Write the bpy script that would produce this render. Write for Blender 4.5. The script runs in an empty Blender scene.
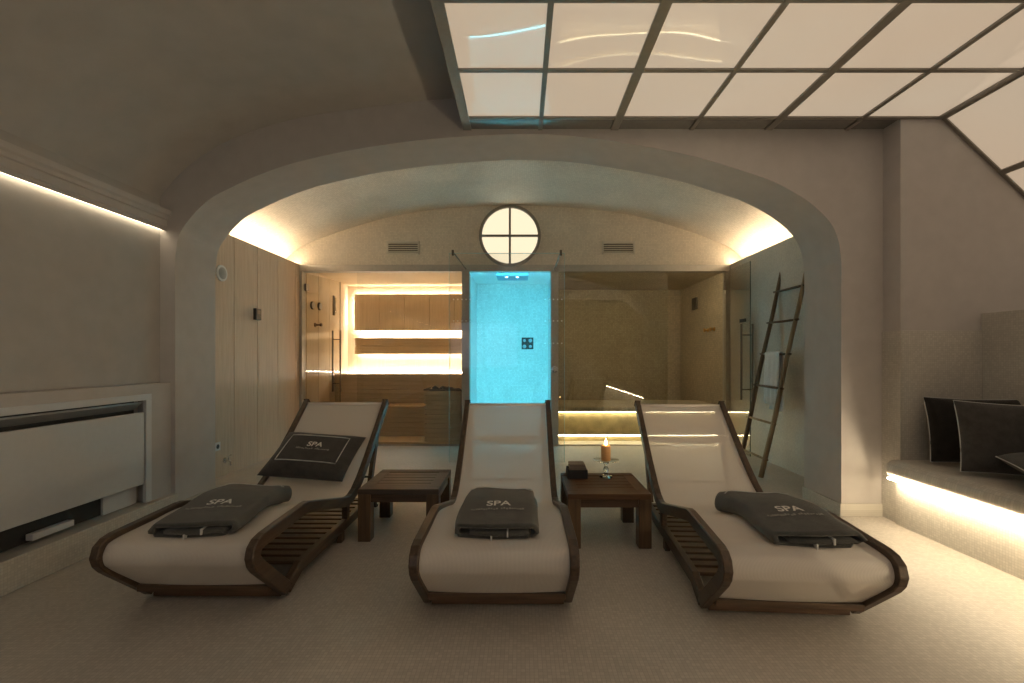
import bpy, bmesh, math, random
from mathutils import Vector, Matrix
random.seed(7)
sc = bpy.context.scene
COL = sc.collection
PI = math.pi

# ------------------------------------------------------------------ materials
def new_mat(name):
    m = bpy.data.materials.new(name); m.use_nodes = True
    nt = m.node_tree; nt.nodes.clear()
    out = nt.nodes.new('ShaderNodeOutputMaterial')
    return m, nt, out
def N(nt, typ, **kw):
    n = nt.nodes.new(typ)
    for k, v in kw.items():
        if k.startswith('i_'):
            n.inputs[k[2:].replace('_', ' ')].default_value = v
        else: setattr(n, k, v)
    return n
def bsdf(nt, out, col, rough=.6, metal=0, spec=.5):
    b = nt.nodes.new('ShaderNodeBsdfPrincipled')
    b.inputs['Base Color'].default_value = (*col, 1)
    b.inputs['Roughness'].default_value = rough
    b.inputs['Metallic'].default_value = metal
    b.inputs['Specular IOR Level'].default_value = spec
    nt.links.new(b.outputs[0], out.inputs[0])
    return b
def ramp(nt, fac, c0, c1, p0=0., p1=1.):
    r = nt.nodes.new('ShaderNodeValToRGB')
    r.color_ramp.elements[0].color = (*c0, 1); r.color_ramp.elements[0].position = p0
    r.color_ramp.elements[1].color = (*c1, 1); r.color_ramp.elements[1].position = p1
    nt.links.new(fac, r.inputs[0]); return r
def plain(name, col, rough=.6, metal=0, spec=.5, var=.06, scale=30, bump=0):
    m, nt, out = new_mat(name)
    b = bsdf(nt, out, col, rough, metal, spec)
    tc = N(nt, 'ShaderNodeTexCoord')
    n = N(nt, 'ShaderNodeTexNoise'); n.inputs['Scale'].default_value = scale; n.inputs['Detail'].default_value = 4
    nt.links.new(tc.outputs['Object'], n.inputs['Vector'])
    r = ramp(nt, n.outputs[0], tuple(c*(1-var) for c in col), tuple(min(1, c*(1+var)) for c in col), .3, .7)
    nt.links.new(r.outputs[0], b.inputs['Base Color'])
    if bump:
        bp = N(nt, 'ShaderNodeBump'); bp.inputs['Strength'].default_value = bump; bp.inputs['Distance'].default_value = .004
        nt.links.new(n.outputs[0], bp.inputs['Height']); nt.links.new(bp.outputs[0], b.inputs['Normal'])
    return m
def wood(name, c0, c1, axis='z', rough=.45, scale=1., spec=.4):
    """grain runs along the axis"""
    m, nt, out = new_mat(name)
    b = bsdf(nt, out, c0, rough, 0, spec)
    tc = N(nt, 'ShaderNodeTexCoord'); mp = N(nt, 'ShaderNodeMapping')
    s = {'x': (1.5, 28, 28), 'y': (28, 1.5, 28), 'z': (28, 28, 1.5)}[axis]
    mp.inputs['Scale'].default_value = tuple(v*scale for v in s)
    n = N(nt, 'ShaderNodeTexNoise'); n.inputs['Scale'].default_value = 1.6; n.inputs['Detail'].default_value = 6; n.inputs['Distortion'].default_value = .6
    nt.links.new(tc.outputs['Object'], mp.inputs[0]); nt.links.new(mp.outputs[0], n.inputs['Vector'])
    r = ramp(nt, n.outputs[0], c0, c1, .3, .72)
    nt.links.new(r.outputs[0], b.inputs['Base Color'])
    bp = N(nt, 'ShaderNodeBump'); bp.inputs['Strength'].default_value = .15; bp.inputs['Distance'].default_value = .002
    nt.links.new(n.outputs[0], bp.inputs['Height']); nt.links.new(bp.outputs[0], b.inputs['Normal'])
    return m
def mosaic(name, col, ax, tile=.018, rough=.45, var=.16, grout=.55, spec=.4, big=.05):
    """small square tiles on the plane of the two axes"""
    m, nt, out = new_mat(name)
    b = bsdf(nt, out, col, rough, 0, spec)
    tc = N(nt, 'ShaderNodeNewGeometry'); sp = N(nt, 'ShaderNodeSeparateXYZ'); cb = N(nt, 'ShaderNodeCombineXYZ')
    nt.links.new(tc.outputs['Position'], sp.inputs[0])
    nt.links.new(sp.outputs[ax[0]], cb.inputs[0]); nt.links.new(sp.outputs[ax[1]], cb.inputs[1])
    br = N(nt, 'ShaderNodeTexBrick'); br.offset = 0.0; br.squash = 1
    br.inputs['Scale'].default_value = 1.0
    br.inputs['Brick Width'].default_value = tile; br.inputs['Row Height'].default_value = tile
    br.inputs['Mortar Size'].default_value = tile*.07; br.inputs['Mortar Smooth'].default_value = .4
    br.inputs['Color1'].default_value = (*[c*(1-var) for c in col], 1)
    br.inputs['Color2'].default_value = (*[min(1, c*(1+var)) for c in col], 1)
    br.inputs['Mortar'].default_value = (*[c*grout for c in col], 1)
    nt.links.new(cb.outputs[0], br.inputs['Vector'])
    n = N(nt, 'ShaderNodeTexNoise'); n.inputs['Scale'].default_value = 2.2; n.inputs['Detail'].default_value = 3
    nt.links.new(tc.outputs['Position'], n.inputs['Vector'])
    r = ramp(nt, n.outputs[0], (1-big*2,)*3, (1, 1, 1), .35, .65)
    mx = N(nt, 'ShaderNodeMix', data_type='RGBA', blend_type='MULTIPLY'); mx.inputs[0].default_value = 1
    nt.links.new(br.outputs['Color'], mx.inputs[6]); nt.links.new(r.outputs[0], mx.inputs[7])
    nt.links.new(mx.outputs[2], b.inputs['Base Color'])
    return m
def emit(name, col, s):
    m, nt, out = new_mat(name)
    e = N(nt, 'ShaderNodeEmission'); e.inputs[0].default_value = (*col, 1); e.inputs[1].default_value = s
    nt.links.new(e.outputs[0], out.inputs[0]); return m
def glass(name, tint=(.95, .95, .94), refl=1.0):
    m, nt, out = new_mat(name)
    t = N(nt, 'ShaderNodeBsdfTransparent'); t.inputs[0].default_value = (*tint, 1)
    g = N(nt, 'ShaderNodeBsdfGlossy'); g.inputs['Roughness'].default_value = .0; g.inputs[0].default_value = (1, 1, 1, 1)
    lw = N(nt, 'ShaderNodeLayerWeight'); lw.inputs[0].default_value = .5      # 1 - |cos|, the same from both sides of the sheet
    pw = N(nt, 'ShaderNodeMath', operation='POWER'); pw.inputs[1].default_value = 5
    mu = N(nt, 'ShaderNodeMath', operation='MULTIPLY_ADD'); mu.inputs[1].default_value = .8; mu.inputs[2].default_value = .035*refl
    mx = N(nt, 'ShaderNodeMixShader')
    nt.links.new(lw.outputs['Facing'], pw.inputs[0]); nt.links.new(pw.outputs[0], mu.inputs[0]); nt.links.new(mu.outputs[0], mx.inputs[0])
    nt.links.new(t.outputs[0], mx.inputs[1]); nt.links.new(g.outputs[0], mx.inputs[2]); nt.links.new(mx.outputs[0], out.inputs[0])
    return m
def sling_mat():
    m, nt, out = new_mat('sling_mesh')
    d = N(nt, 'ShaderNodeBsdfPrincipled'); d.inputs['Base Color'].default_value = (.90, .83, .755, 1); d.inputs['Roughness'].default_value = .55
    tl = N(nt, 'ShaderNodeBsdfTranslucent'); tl.inputs[0].default_value = (.90, .83, .755, 1)
    t = N(nt, 'ShaderNodeBsdfTransparent')
    m1 = N(nt, 'ShaderNodeMixShader'); m1.inputs[0].default_value = .08
    m2 = N(nt, 'ShaderNodeMixShader')
    tc = N(nt, 'ShaderNodeTexCoord'); w = N(nt, 'ShaderNodeTexWave'); w.inputs['Scale'].default_value = 60; w.bands_direction = 'X'
    nt.links.new(tc.outputs['Object'], w.inputs[0])
    mr = N(nt, 'ShaderNodeMapRange'); mr.inputs[3].default_value = .18; mr.inputs[4].default_value = .38
    nt.links.new(w.outputs['Fac'], mr.inputs[0]); nt.links.new(mr.outputs[0], m2.inputs[0])
    nt.links.new(d.outputs[0], m1.inputs[1]); nt.links.new(tl.outputs[0], m1.inputs[2])
    nt.links.new(m1.outputs[0], m2.inputs[1]); nt.links.new(t.outputs[0], m2.inputs[2]); nt.links.new(m2.outputs[0], out.inputs[0])
    return m
def terry(name, col):
    m, nt, out = new_mat(name)
    b = bsdf(nt, out, col, .95, 0, .1); b.inputs['Sheen Weight'].default_value = .35; b.inputs['Sheen Tint'].default_value = (.8, .78, .74, 1)
    tc = N(nt, 'ShaderNodeTexCoord')
    n = N(nt, 'ShaderNodeTexNoise'); n.inputs['Scale'].default_value = 14; n.inputs['Detail'].default_value = 8; n.inputs['Roughness'].default_value = .75
    nt.links.new(tc.outputs['Object'], n.inputs['Vector'])
    r = ramp(nt, n.outputs[0], tuple(c*.72 for c in col), tuple(c*1.35 for c in col), .3, .7)
    nt.links.new(r.outputs[0], b.inputs['Base Color'])
    n2 = N(nt, 'ShaderNodeTexNoise'); n2.inputs['Scale'].default_value = 300
    nt.links.new(tc.outputs['Object'], n2.inputs['Vector'])
    bp = N(nt, 'ShaderNodeBump'); bp.inputs['Strength'].default_value = .6; bp.inputs['Distance'].default_value = .004
    nt.links.new(n2.outputs[0], bp.inputs['Height']); nt.links.new(bp.outputs[0], b.inputs['Normal'])
    return m
def panel_mat():
    m, nt, out = new_mat('backlit_acrylic')
    e = N(nt, 'ShaderNodeEmission')
    g = N(nt, 'ShaderNodeNewGeometry'); n = N(nt, 'ShaderNodeTexNoise'); n.inputs['Scale'].default_value = .8
    nt.links.new(g.outputs['Position'], n.inputs['Vector'])
    r = ramp(nt, n.outputs[0], (1., .75, .52), (1., .80, .58), .3, .7)
    nt.links.new(r.outputs[0], e.inputs[0]); e.inputs[1].default_value = PANEL_L
    gl = N(nt, 'ShaderNodeBsdfGlossy'); gl.inputs['Roughness'].default_value = .03
    # soft waviness of the hanging sheets
    w = N(nt, 'ShaderNodeTexNoise'); w.inputs['Scale'].default_value = 1.6; w.inputs['Detail'].default_value = 0
    nt.links.new(g.outputs['Position'], w.inputs['Vector'])
    bp = N(nt, 'ShaderNodeBump'); bp.inputs['Strength'].default_value = .25; bp.inputs['Distance'].default_value = .05
    nt.links.new(w.outputs[0], bp.inputs['Height']); nt.links.new(bp.outputs[0], gl.inputs['Normal'])
    f = N(nt, 'ShaderNodeFresnel'); f.inputs[0].default_value = 1.8
    df = N(nt, 'ShaderNodeBsdfDiffuse'); df.inputs[0].default_value = (.25, .25, .25, 1)
    mx = N(nt, 'ShaderNodeMixShader'); ad = N(nt, 'ShaderNodeAddShader')
    nt.links.new(f.outputs[0], mx.inputs[0]); nt.links.new(df.outputs[0], mx.inputs[1]); nt.links.new(gl.outputs[0], mx.inputs[2])
    nt.links.new(mx.outputs[0], ad.inputs[0]); nt.links.new(e.outputs[0], ad.inputs[1]); nt.links.new(ad.outputs[0], out.inputs[0])
    return m

FILL_L = .9  # strength of the added fill window
PANEL_L = .46
WARM = (1., .74, .42)
WARM2 = (1., .82, .56)
MT = dict(
    plaster=plain('plaster', (.53, .50, .48), .9, var=.04, scale=9, bump=.25, spec=.2),
    plaster_dark=plain('plaster_taupe', (.46, .44, .42), .9, var=.04, scale=9, bump=.25, spec=.2),
    ceil=plain('plaster_ceiling', (.47, .45, .43), .9, var=.05, scale=6, bump=.2, spec=.2),
    floor=mosaic('floor_mosaic', (.52, .48, .43), (0, 1), .016, .42, .09, .76),
    vault=mosaic('vault_mosaic', (.74, .68, .59), (0, 1), .02, .5, .08, .8),
    lun=mosaic('lunette_mosaic', (.72, .66, .56), (0, 2), .02, .5, .08, .8),
    mos_x=mosaic('wall_mosaic_side', (.60, .57, .51), (1, 2), .015, .5, .08, .8),
    mos_y=mosaic('wall_mosaic_end', (.60, .57, .51), (0, 2), .015, .5, .08, .8),
    mos_z=mosaic('bench_mosaic_top', (.62, .58, .51), (0, 1), .015, .4, .08, .8),
    tan_x=mosaic('steam_mosaic_side', (.56, .49, .36), (1, 2), .03, .5, .12, .75),
    tan_y=mosaic('steam_mosaic_end', (.56, .49, .36), (0, 2), .03, .5, .12, .75),
    tan_z=mosaic('steam_mosaic_flat', (.58, .51, .38), (0, 1), .03, .5, .12, .75),
    show_x=mosaic('shower_mosaic_side', (.75, .78, .78), (1, 2), .024, .35, .10, .8),
    show_y=mosaic('shower_mosaic_end', (.75, .78, .78), (0, 2), .024, .35, .10, .8),
    show_z=mosaic('shower_mosaic_flat', (.75, .78, .78), (0, 1), .024, .35, .10, .8),
    panelwood=wood('oak_panel', (.52, .40, .295), (.62, .49, .375), 'z', .5),
    seam=plain('dark_gap', (.05, .035, .02), .8),
    saunawood=wood('aspen_board', (.66, .53, .37), (.76, .63, .46), 'z', .5),
    saunawood_x=wood('aspen_board_long', (.58, .44, .26), (.70, .55, .36), 'x', .5),
    saunaslat=wood('aspen_slat', (.56, .44, .28), (.66, .53, .36), 'x', .5),
    teak=wood('teak_dark', (.040, .024, .014), (.095, .058, .034), 'y', .42, 1.2, .5),
    teak_x=wood('teak_dark_cross', (.050, .028, .015), (.115, .066, .036), 'x', .42, 1.2, .5),
    teak_z=wood('teak_leg', (.075, .045, .024), (.15, .09, .046), 'z', .4, 1.2, .5),
    teak_warm_lit=wood('teak_warm_lit', (.075, .038, .018), (.15, .075, .034), 'x', .38, 1.2, .4),  # right table top: warm candlelight put into the teak colour
    teak_gray=wood('teak_gray', (.060, .045, .035), (.11, .082, .062), 'x', .5, 1.2, .3),
    ladder_unlit=wood('ladder_unlit', (.07, .045, .025), (.14, .09, .05), 'z', .5),
    ladder_lit=wood('ladder_lit', (.22, .15, .085), (.34, .25, .15), 'z', .5),  # paler copy of the ladder wood, where light falls on it
    steel=plain('brushed_steel', (.42, .39, .35), .35, 1, var=.1, scale=40),
    chrome=plain('chrome', (.75, .75, .76), .12, 1, var=.02),
    darkmetal=plain('dark_bronze', (.10, .085, .065), .45, .6, var=.08),
    frame=plain('ceiling_frame', (.27, .25, .22), .42, .3, var=.06),
    beam=plain('steel_lintel', (.46, .44, .40), .45, .4, var=.06),
    white=plain('white_enamel', (.62, .63, .64), .4, var=.02),
    grey=plain('grey_enamel', (.36, .37, .38), .4, .2, var=.03),
    black=plain('black_plastic', (.02, .02, .02), .5),
    handle=plain('satin_handle', (.20, .17, .14), .4, .9, var=.05), dark_edge=plain('dark_glass_edge', (.07, .10, .08), .3),
    ventm=plain('vent_enamel', (.60, .57, .50), .5, var=.02),
    rubber=plain('rubber', (.03, .03, .03), .7),
    glass=glass('clear_glass'),
    glassd=glass('door_glass', (.92, .91, .88)),
    glasssteam=glass('steam_glass', (.90, .90, .85), 1.3),
    glassedge=plain('polished_glass_edge', (.45, .72, .75), .15, var=.02),
    sling=sling_mat(),
    hem=plain('sling_hem', (.88, .81, .73), .6, var=.03, scale=200),
    terry=terry('charcoal_terry', (.080, .080, .074)),
    terry_dk=terry('charcoal_terry_dark', (.06, .057, .055)),
    cush_blk=terry('black_cushion', (.022, .02, .018)),
    cush_gry=terry('charcoal_cushion', (.062, .058, .055)),
    piping=plain('pale_piping', (.62, .62, .60), .7, var=.03),
    thread=plain('white_thread', (.78, .76, .70), .7, var=.03),
    thread_dim=plain('grey_thread', (.32, .31, .28), .7, var=.03),
    towelw=plain('white_cotton', (.72, .72, .72), .9, var=.05, scale=60, bump=.4),
    wax=plain('candle_wax_glow', (.92, .50, .20), .5, var=.02),  # orange deepened to stand for the flame glowing through the wax
    napkin=plain('brown_napkin', (.22, .18, .14), .8, var=.08),
    stone=plain('sauna_stone', (.06, .055, .05), .8, var=.4, scale=20),
    brass=plain('brass', (.65, .40, .14), .3, .9),
    dot=plain('etched_dot', (.85, .9, .92), .6, var=.01),
    panel=panel_mat(),
)
def lamp(name, s, c=WARM): return emit(name, c, s)
LED = dict(
    cornice=lamp('led_cornice', 10, WARM2), vault=lamp('led_vault', 98, (1, .74, .46)), bench=lamp('led_bench', 85, (1, .80, .52)),
    sauna=lamp('led_sauna', 60, (1, .90, .74)), steam=lamp('led_steam', 24, (1, .86, .56)), shower=lamp('shower_light', 66, (.11, .72, .95)),
    round=lamp('lit_round_window', 1.08, (1, .87, .60)), flame=lamp('flame', 60, (1, .62, .24)), spot=lamp('cyan_spot', 8, (.5, .95, 1)))

# ------------------------------------------------------------------ geometry helpers
class MB:
    def __init__(s): s.bm = bmesh.new()
    def box(s, x0, x1, y0, y1, z0, z1, bev=0, mtx=None):
        r = bmesh.ops.create_cube(s.bm, size=1)['verts']
        for v in r:
            v.co = Vector(((x0+x1)/2 + v.co.x*(x1-x0), (y0+y1)/2 + v.co.y*(y1-y0), (z0+z1)/2 + v.co.z*(z1-z0)))
        if bev:
            es = list({e for v in r for e in v.link_edges})
            rr = bmesh.ops.bevel(s.bm, geom=es, offset=bev, segments=2, affect='EDGES', profile=.5)
            r = list({v for f in rr['faces'] for v in f.verts} | {v for v in r if v.is_valid})
            r = [v for v in r if v.is_valid]
        if mtx is not None:
            seen = set()
            stack = list(r)
            for v in stack:
                if v not in seen: seen.add(v)
            for v in seen: v.co = mtx @ v.co
        return s
    def prism(s, poly, axis, a0, a1):
        """poly: 2-D points; axis 'x': poly=(y,z); 'y': (x,z); 'z': (x,y)"""
        def P(p, a):
            return {'x': (a, p[0], p[1]), 'y': (p[0], a, p[1]), 'z': (p[0], p[1], a)}[axis]
        A = [s.bm.verts.new(P(p, a0)) for p in poly]; B = [s.bm.verts.new(P(p, a1)) for p in poly]
        n = len(poly)
        s.bm.faces.new(A); s.bm.faces.new(B[::-1])
        for i in range(n):
            j = (i+1) % n
            s.bm.faces.new((A[j], A[i], B[i], B[j]))
        return s
    def stroke(s, path, w, axis, a0, a1, closed=False):
        """a mitred band of width w along a 2-D path, extruded between a0 and a1"""
        n = len(path); L = []; R = []
        for i in range(n):
            p = Vector(path[i])
            d0 = (p - Vector(path[i-1])).normalized() if i > 0 else None
            d1 = (Vector(path[i+1]) - p).normalized() if i < n-1 else None
            if d0 is None: d0 = d1
            if d1 is None: d1 = d0
            n0 = Vector((-d0.y, d0.x)); n1 = Vector((-d1.y, d1.x))
            m = (n0+n1); m = m.normalized() if m.length > 1e-5 else n0
            k = (w/2)/max(.55, m.dot(n0))
            L.append(p+m*k); R.append(p-m*k)
        def P(p, a):
            return {'x': (a, p[0], p[1]), 'y': (p[0], a, p[1]), 'z': (p[0], p[1], a)}[axis]
        V = [[s.bm.verts.new(P(q, a)) for q in (L[i], R[i])] for i in range(n) for a in (a0, a1)]
        for i in range(n-1):
            l0, r0 = V[2*i]; l0b, r0b = V[2*i+1]; l1, r1 = V[2*i+2]; l1b, r1b = V[2*i+3]
            for f in ((l0, l1, r1, r0), (l0b, r0b, r1b, l1b), (l0, l0b, l1b, l1), (r0, r1, r1b, r0b)): s.bm.faces.new(f)
        for i in (0, n-1):
            l, r = V[2*i]; lb, rb = V[2*i+1]; s.bm.faces.new((l, r, rb, lb))
        return s
    def tube(s, pts, r, n=10, cap=True):
        pts = [Vector(p) for p in pts]; rings = []
        up = Vector((0, 0, 1))
        for i, p in enumerate(pts):
            d = (pts[min(i+1, len(pts)-1)] - pts[max(i-1, 0)]).normalized()
            a = d.cross(up)
            if a.length < .05: a = d.cross(Vector((1, 0, 0)))
            a.normalize(); b = d.cross(a).normalized()
            rr = r[i] if isinstance(r, (list, tuple)) else r
            rings.append([s.bm.verts.new(p + (a*math.cos(t)+b*math.sin(t))*rr) for t in [2*PI*k/n for k in range(n)]])
        for i in range(len(rings)-1):
            for k in range(n):
                s.bm.faces.new((rings[i][k], rings[i][(k+1) % n], rings[i+1][(k+1) % n], rings[i+1][k]))
        if cap: s.bm.faces.new(rings[0][::-1]); s.bm.faces.new(rings[-1])
        return s
    def lathe(s, prof, c, n=24, axis='z'):
        rings = []
        for (r, h) in prof:
            ring = []
            for k in range(n):
                t = 2*PI*k/n; a, b = r*math.cos(t), r*math.sin(t)
                co = {'z': (a, b, h), 'x': (h, a, b), 'y': (a, h, b)}[axis]
                ring.append(s.bm.verts.new(Vector(c)+Vector(co)))
            rings.append(ring)
        for i in range(len(rings)-1):
            for k in range(n):
                s.bm.faces.new((rings[i][k], rings[i][(k+1) % n], rings[i+1][(k+1) % n], rings[i+1][k]))
        s.bm.faces.new(rings[0][::-1]); s.bm.faces.new(rings[-1])
        return s
    def grid(s, P):
        V = [[s.bm.verts.new(p) for p in row] for row in P]
        for i in range(len(V)-1):
            for j in range(len(V[0])-1):
                s.bm.faces.new((V[i][j], V[i][j+1], V[i+1][j+1], V[i+1][j]))
        return s
    def build(s, name, mat, parent=None, smooth=False, loc=None):
        """loc: verts are in world space and the object sits at loc; with a parent they are taken relative to it"""
        bmesh.ops.recalc_face_normals(s.bm, faces=s.bm.faces)
        off = Vector((0, 0, 0))
        if parent is not None and not parent.get('_local'): off = wloc(parent)
        elif loc is not None: off = Vector(loc)
        if off.length: bmesh.ops.translate(s.bm, verts=s.bm.verts, vec=-off)
        me = bpy.data.meshes.new(name); s.bm.to_mesh(me); s.bm.free()
        if smooth:
            for p in me.polygons: p.use_smooth = True
            if smooth == 'auto':
                try: me.set_sharp_from_angle(angle=math.radians(35))
                except Exception: pass
        me.materials.append(mat)
        o = bpy.data.objects.new(name, me); COL.objects.link(o)
        if parent is not None:
            o.parent = parent
            if parent.get('_local'): o['_local'] = 1
        elif loc is not None: o.location = loc
        return o
def wloc(o):
    v = Vector(o.location)
    while o.parent: o = o.parent; v += Vector(o.location)
    return v
def tag(o, label, cat, group=None, kind=None):
    o['label'] = label; o['category'] = cat
    if group: o['group'] = group
    if kind: o['kind'] = kind
    return o
def thing(name, loc, label, cat, group=None, rot=0, local=False):
    o = bpy.data.objects.new(name, None); COL.objects.link(o)
    o.location = loc; o.rotation_euler = (0, 0, rot); o.empty_display_size = .1
    if local: o['_local'] = 1
    return tag(o, label, cat, group)
def struct(o): o['kind'] = 'structure'; return o
def catmull(pts, n=8):
    out = []
    P = [Vector(p) for p in pts]
    for i in range(len(P)-1):
        p0 = P[i-1] if i > 0 else P[i]*2-P[i+1]; p1 = P[i]; p2 = P[i+1]
        p3 = P[i+2] if i+2 < len(P) else P[i+1]*2-P[i]
        for k in range(n):
            t = k/n
            out.append(.5*((2*p1)+(-p0+p2)*t+(2*p0-5*p1+4*p2-p3)*t*t+(-p0+3*p1-3*p2+p3)*t**3))
    out.append(P[-1]); return [tuple(v) for v in out]
def text_bm(s, size, extrude=.0):
    cu = bpy.data.curves.new('txt', 'FONT'); cu.body = s; cu.size = size; cu.align_x = 'CENTER'; cu.align_y = 'CENTER'; cu.extrude = extrude; cu.offset = size*.02
    o = bpy.data.objects.new('txt', cu); COL.objects.link(o)
    dg = bpy.context.evaluated_depsgraph_get()
    me = bpy.data.meshes.new_from_object(o.evaluated_get(dg))
    bpy.data.objects.remove(o); bm = bmesh.new(); bm.from_mesh(me); bpy.data.meshes.remove(me)
    return bm
def copy_tree(o, parent=None):
    c = o.copy(); COL.objects.link(c); c.parent = parent
    for ch in list(o.children): copy_tree(ch, c)
    return c

# ------------------------------------------------------------------ room shell
YW = 3.28      # front face of the arch wall
YI = 3.71      # rear face of the arch wall
YB = 5.90      # glazed end wall
ZP = 2.82      # backlit ceiling height
struct(MB().box(-3.3, 4.6, -2.4, 8.2, -.12, 0).build('floor', MT['floor']))
struct(MB().box(-3.0, -2.63, -2.4, YW, 0, 2.6).build('wall_left', MT['plaster_dark']))
struct(MB().box(-3.0, 4.6, -2.5, -2.4, 0, 3.3).build('wall_front', MT['plaster_dark']))
# unseen window, added behind the camera for cool fill light
t = struct(bpy.data.objects.new('added_fill_window', None)); COL.objects.link(t); t.location = (-1.0, -2.4, 1.6)
MB().box(-1.9, -.1, -2.395, -2.385, .9, 2.1).build('pane', emit('added_window_fill', (.72, .86, 1.0), FILL_L), t)
b = MB()
for q in ((-1.96, -1.9, .84, 2.16), (-.1, -.04, .84, 2.16), (-1.03, -.97, .9, 2.1)): b.box(q[0], q[1], -2.4, -2.35, q[2], q[3])
b.box(-1.9, -.1, -2.4, -2.35, .84, .9); b.box(-1.9, -.1, -2.4, -2.35, 2.1, 2.16)
b.build('window_frame', MT['frame'], t)
# arch wall
arch = [(-2.52, 0), (-2.52, 1.0), (-2.52, 1.80), (-2.515, 1.92), (-2.475, 2.08), (-2.30, 2.285), (-2.106, 2.396), (-1.91, 2.484), (-1.684, 2.563), (-1.40, 2.632), (-1.10, 2.688),
        (-.663, 2.745), (-.08, 2.782), (.40, 2.765), (.92, 2.69), (1.30, 2.61), (1.596, 2.52), (1.804, 2.45), (1.99, 2.357), (2.14, 2.255), (2.26, 2.13), (2.315, 2.00), (2.335, 1.86), (2.335, 1.0), (2.335, 0)]
arch_s = [arch[0], arch[1]] + catmull(arch[2:-2], 6) + [arch[-2], arch[-1]]
poly = arch_s + [(2.64, 0), (2.64, 3.2), (-2.75, 3.2), (-2.75, 0)]
b = MB(); b.prism(poly, 'y', YW, YI)
w = struct(b.build('wall_middle', MT['plaster']))
w.data.materials[0] = MT['plaster']
struct(MB().box(2.64, 4.6, 3.13, 3.30, 0, 3.0).build('wall_alcove', MT['plaster']))
struct(MB().box(4.5, 4.6, -2.4, 3.13, 0, 3.0).build('wall_right', MT['plaster']))
# curved ceiling of the front room
vc = catmull([(-2.66, 2.22), (-2.60, 2.36), (-2.41, 2.56), (-2.12, 2.74), (-1.68, 2.885), (-1.2, 2.965), (-.66, 3.03), (0, 3.06), (1.2, 3.08), (2.4, 3.08), (4.55, 3.08)], 5)
b = MB(); b.prism(vc + [(4.55, 3.3), (-3.0, 3.3), (-3.0, 2.22)], 'y', -2.4, YW)
o = struct(b.build('ceiling', MT['ceil'], smooth='auto'))
# left: wainscot ledge, convector recess, plinth
b = MB()
b.box(-2.63, -2.55, -2.4, YW, .905, .97)
b.box(-2.63, -2.55, 3.09, YW, .16, .905)
b.box(-2.63, -2.55, -2.4, -.5, .16, .905)
struct(b.build('trim_wainscot', MT['plaster']))
struct(MB().box(-2.63, -2.50, -2.4, YW, 0, .165, .004).build('baseboard_left', MT['mos_x']))
b = MB()
b.box(-2.53, -2.515, YW-.012, YW, 0, .10); b.box(-2.52, -2.505, YW, YI, 0, .09)
b.box(2.32, 2.335, YW-.012, YI, 0, .09); b.box(2.335, 2.64, YW-.012, YW, 0, .09)
struct(b.build('baseboard_arch', MT['mos_x']))
# cornice
cp = [(-2.63, 2.09), (-2.60, 2.09), (-2.60, 2.078), (-2.588, 2.078), (-2.588, 2.10), (-2.578, 2.105), (-2.578, 2.15), (-2.566, 2.156), (-2.566, 2.178), (-2.552, 2.19), (-2.548, 2.222), (-2.63, 2.222)]
struct(MB().prism([(x+.0, z) for x, z in cp], 'y', -2.4, YW).build('trim_cornice', MT['plaster']))
o = MB().box(-2.622, -2.606, -2.3, YW-.005, 2.084, 2.0895).build('led_strip', LED['cornice'])
tag(o, 'glowing warm light strip along the underside of the left cornice', 'light strip')
# inner spa room
xl, xr = -2.90, 2.74
b = MB()
seams = [3.74, 4.15, 4.55, 4.95, 5.37, 5.78, 5.90]
b.box(-2.96, -2.912, YI, YB, 0, 2.375)
for a, c in zip(seams[:-1], seams[1:]): b.box(-2.915, xl, a+.003, c-.003, .0, 2.375, .002)
struct(b.build('wall_rear_left', MT['panelwood']))
struct(MB().box(xr, xr+.06, YI, YB+.02, 0, 2.375).build('wall_rear_right', MT['mos_x']))
vi = catmull([(-3.13, 2.28), (-3.09, 2.42), (-2.92, 2.585), (-2.60, 2.73), (-2.24, 2.85), (-1.72, 3.0), (-1.19, 3.09), (-.60, 3.135), (-.08, 3.15),
              (.44, 3.135), (1.03, 3.09), (1.56, 3.0), (2.08, 2.85), (2.43, 2.73), (2.75, 2.585), (2.92, 2.42), (2.96, 2.28)], 5)
b = MB(); b.prism(vi + [(3.1, 2.28), (3.1, 3.35), (-3.3, 3.35), (-3.3, 2.28)], 'y', YI, YB+.15)
struct(b.build('ceiling_vault', MT['vault'], smooth='auto'))
b = MB(); b.box(-3.3, -2.96, YI, YB+.1, 0, 2.32); b.box(xr+.06, 3.1, YI, YB+.1, 0, 2.32)
struct(b.build('wall_rear_outer', MT['plaster']))
for nm, x, lb in (('led_strip', -2.935, 'warm light strip in the cove above the oak wall panels'), ('led_strip', 2.765, 'warm light strip in the vault cove above the wooden ladder')):
    o = MB().box(x-.008, x+.008, YI+.05, YB-.03, 2.3752, 2.382).build(nm, LED['vault'])
    tag(o, lb, 'light strip')
# lunette wall
inner = [p for p in vi]
b = MB(); b.prism([(-3.12, 2.30)] + inner[1:-1] + [(2.95, 2.30)], 'y', YB, YB+.15)
struct(b.build('wall_rear_back', MT['lun']))
b = MB(); b.box(-2.96, xr, YB-.012, YB+.10, 2.285, 2.37, .002)
struct(b.build('trim_lintel', MT['beam']))
b = MB()
b.box(-.775, -.672, YB-.012, YB+.12, 0, 2.30); b.box(.392, .49, YB-.012, YB+.12, 0, 2.30)
b.box(-2.90, -2.865, YB-.01, YB+.08, 0, 2.29); b.box(2.68, 2.74, YB-.01, YB+.08, 0, 2.29)
struct(b.build('trim_pillars', MT['beam']))

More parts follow.
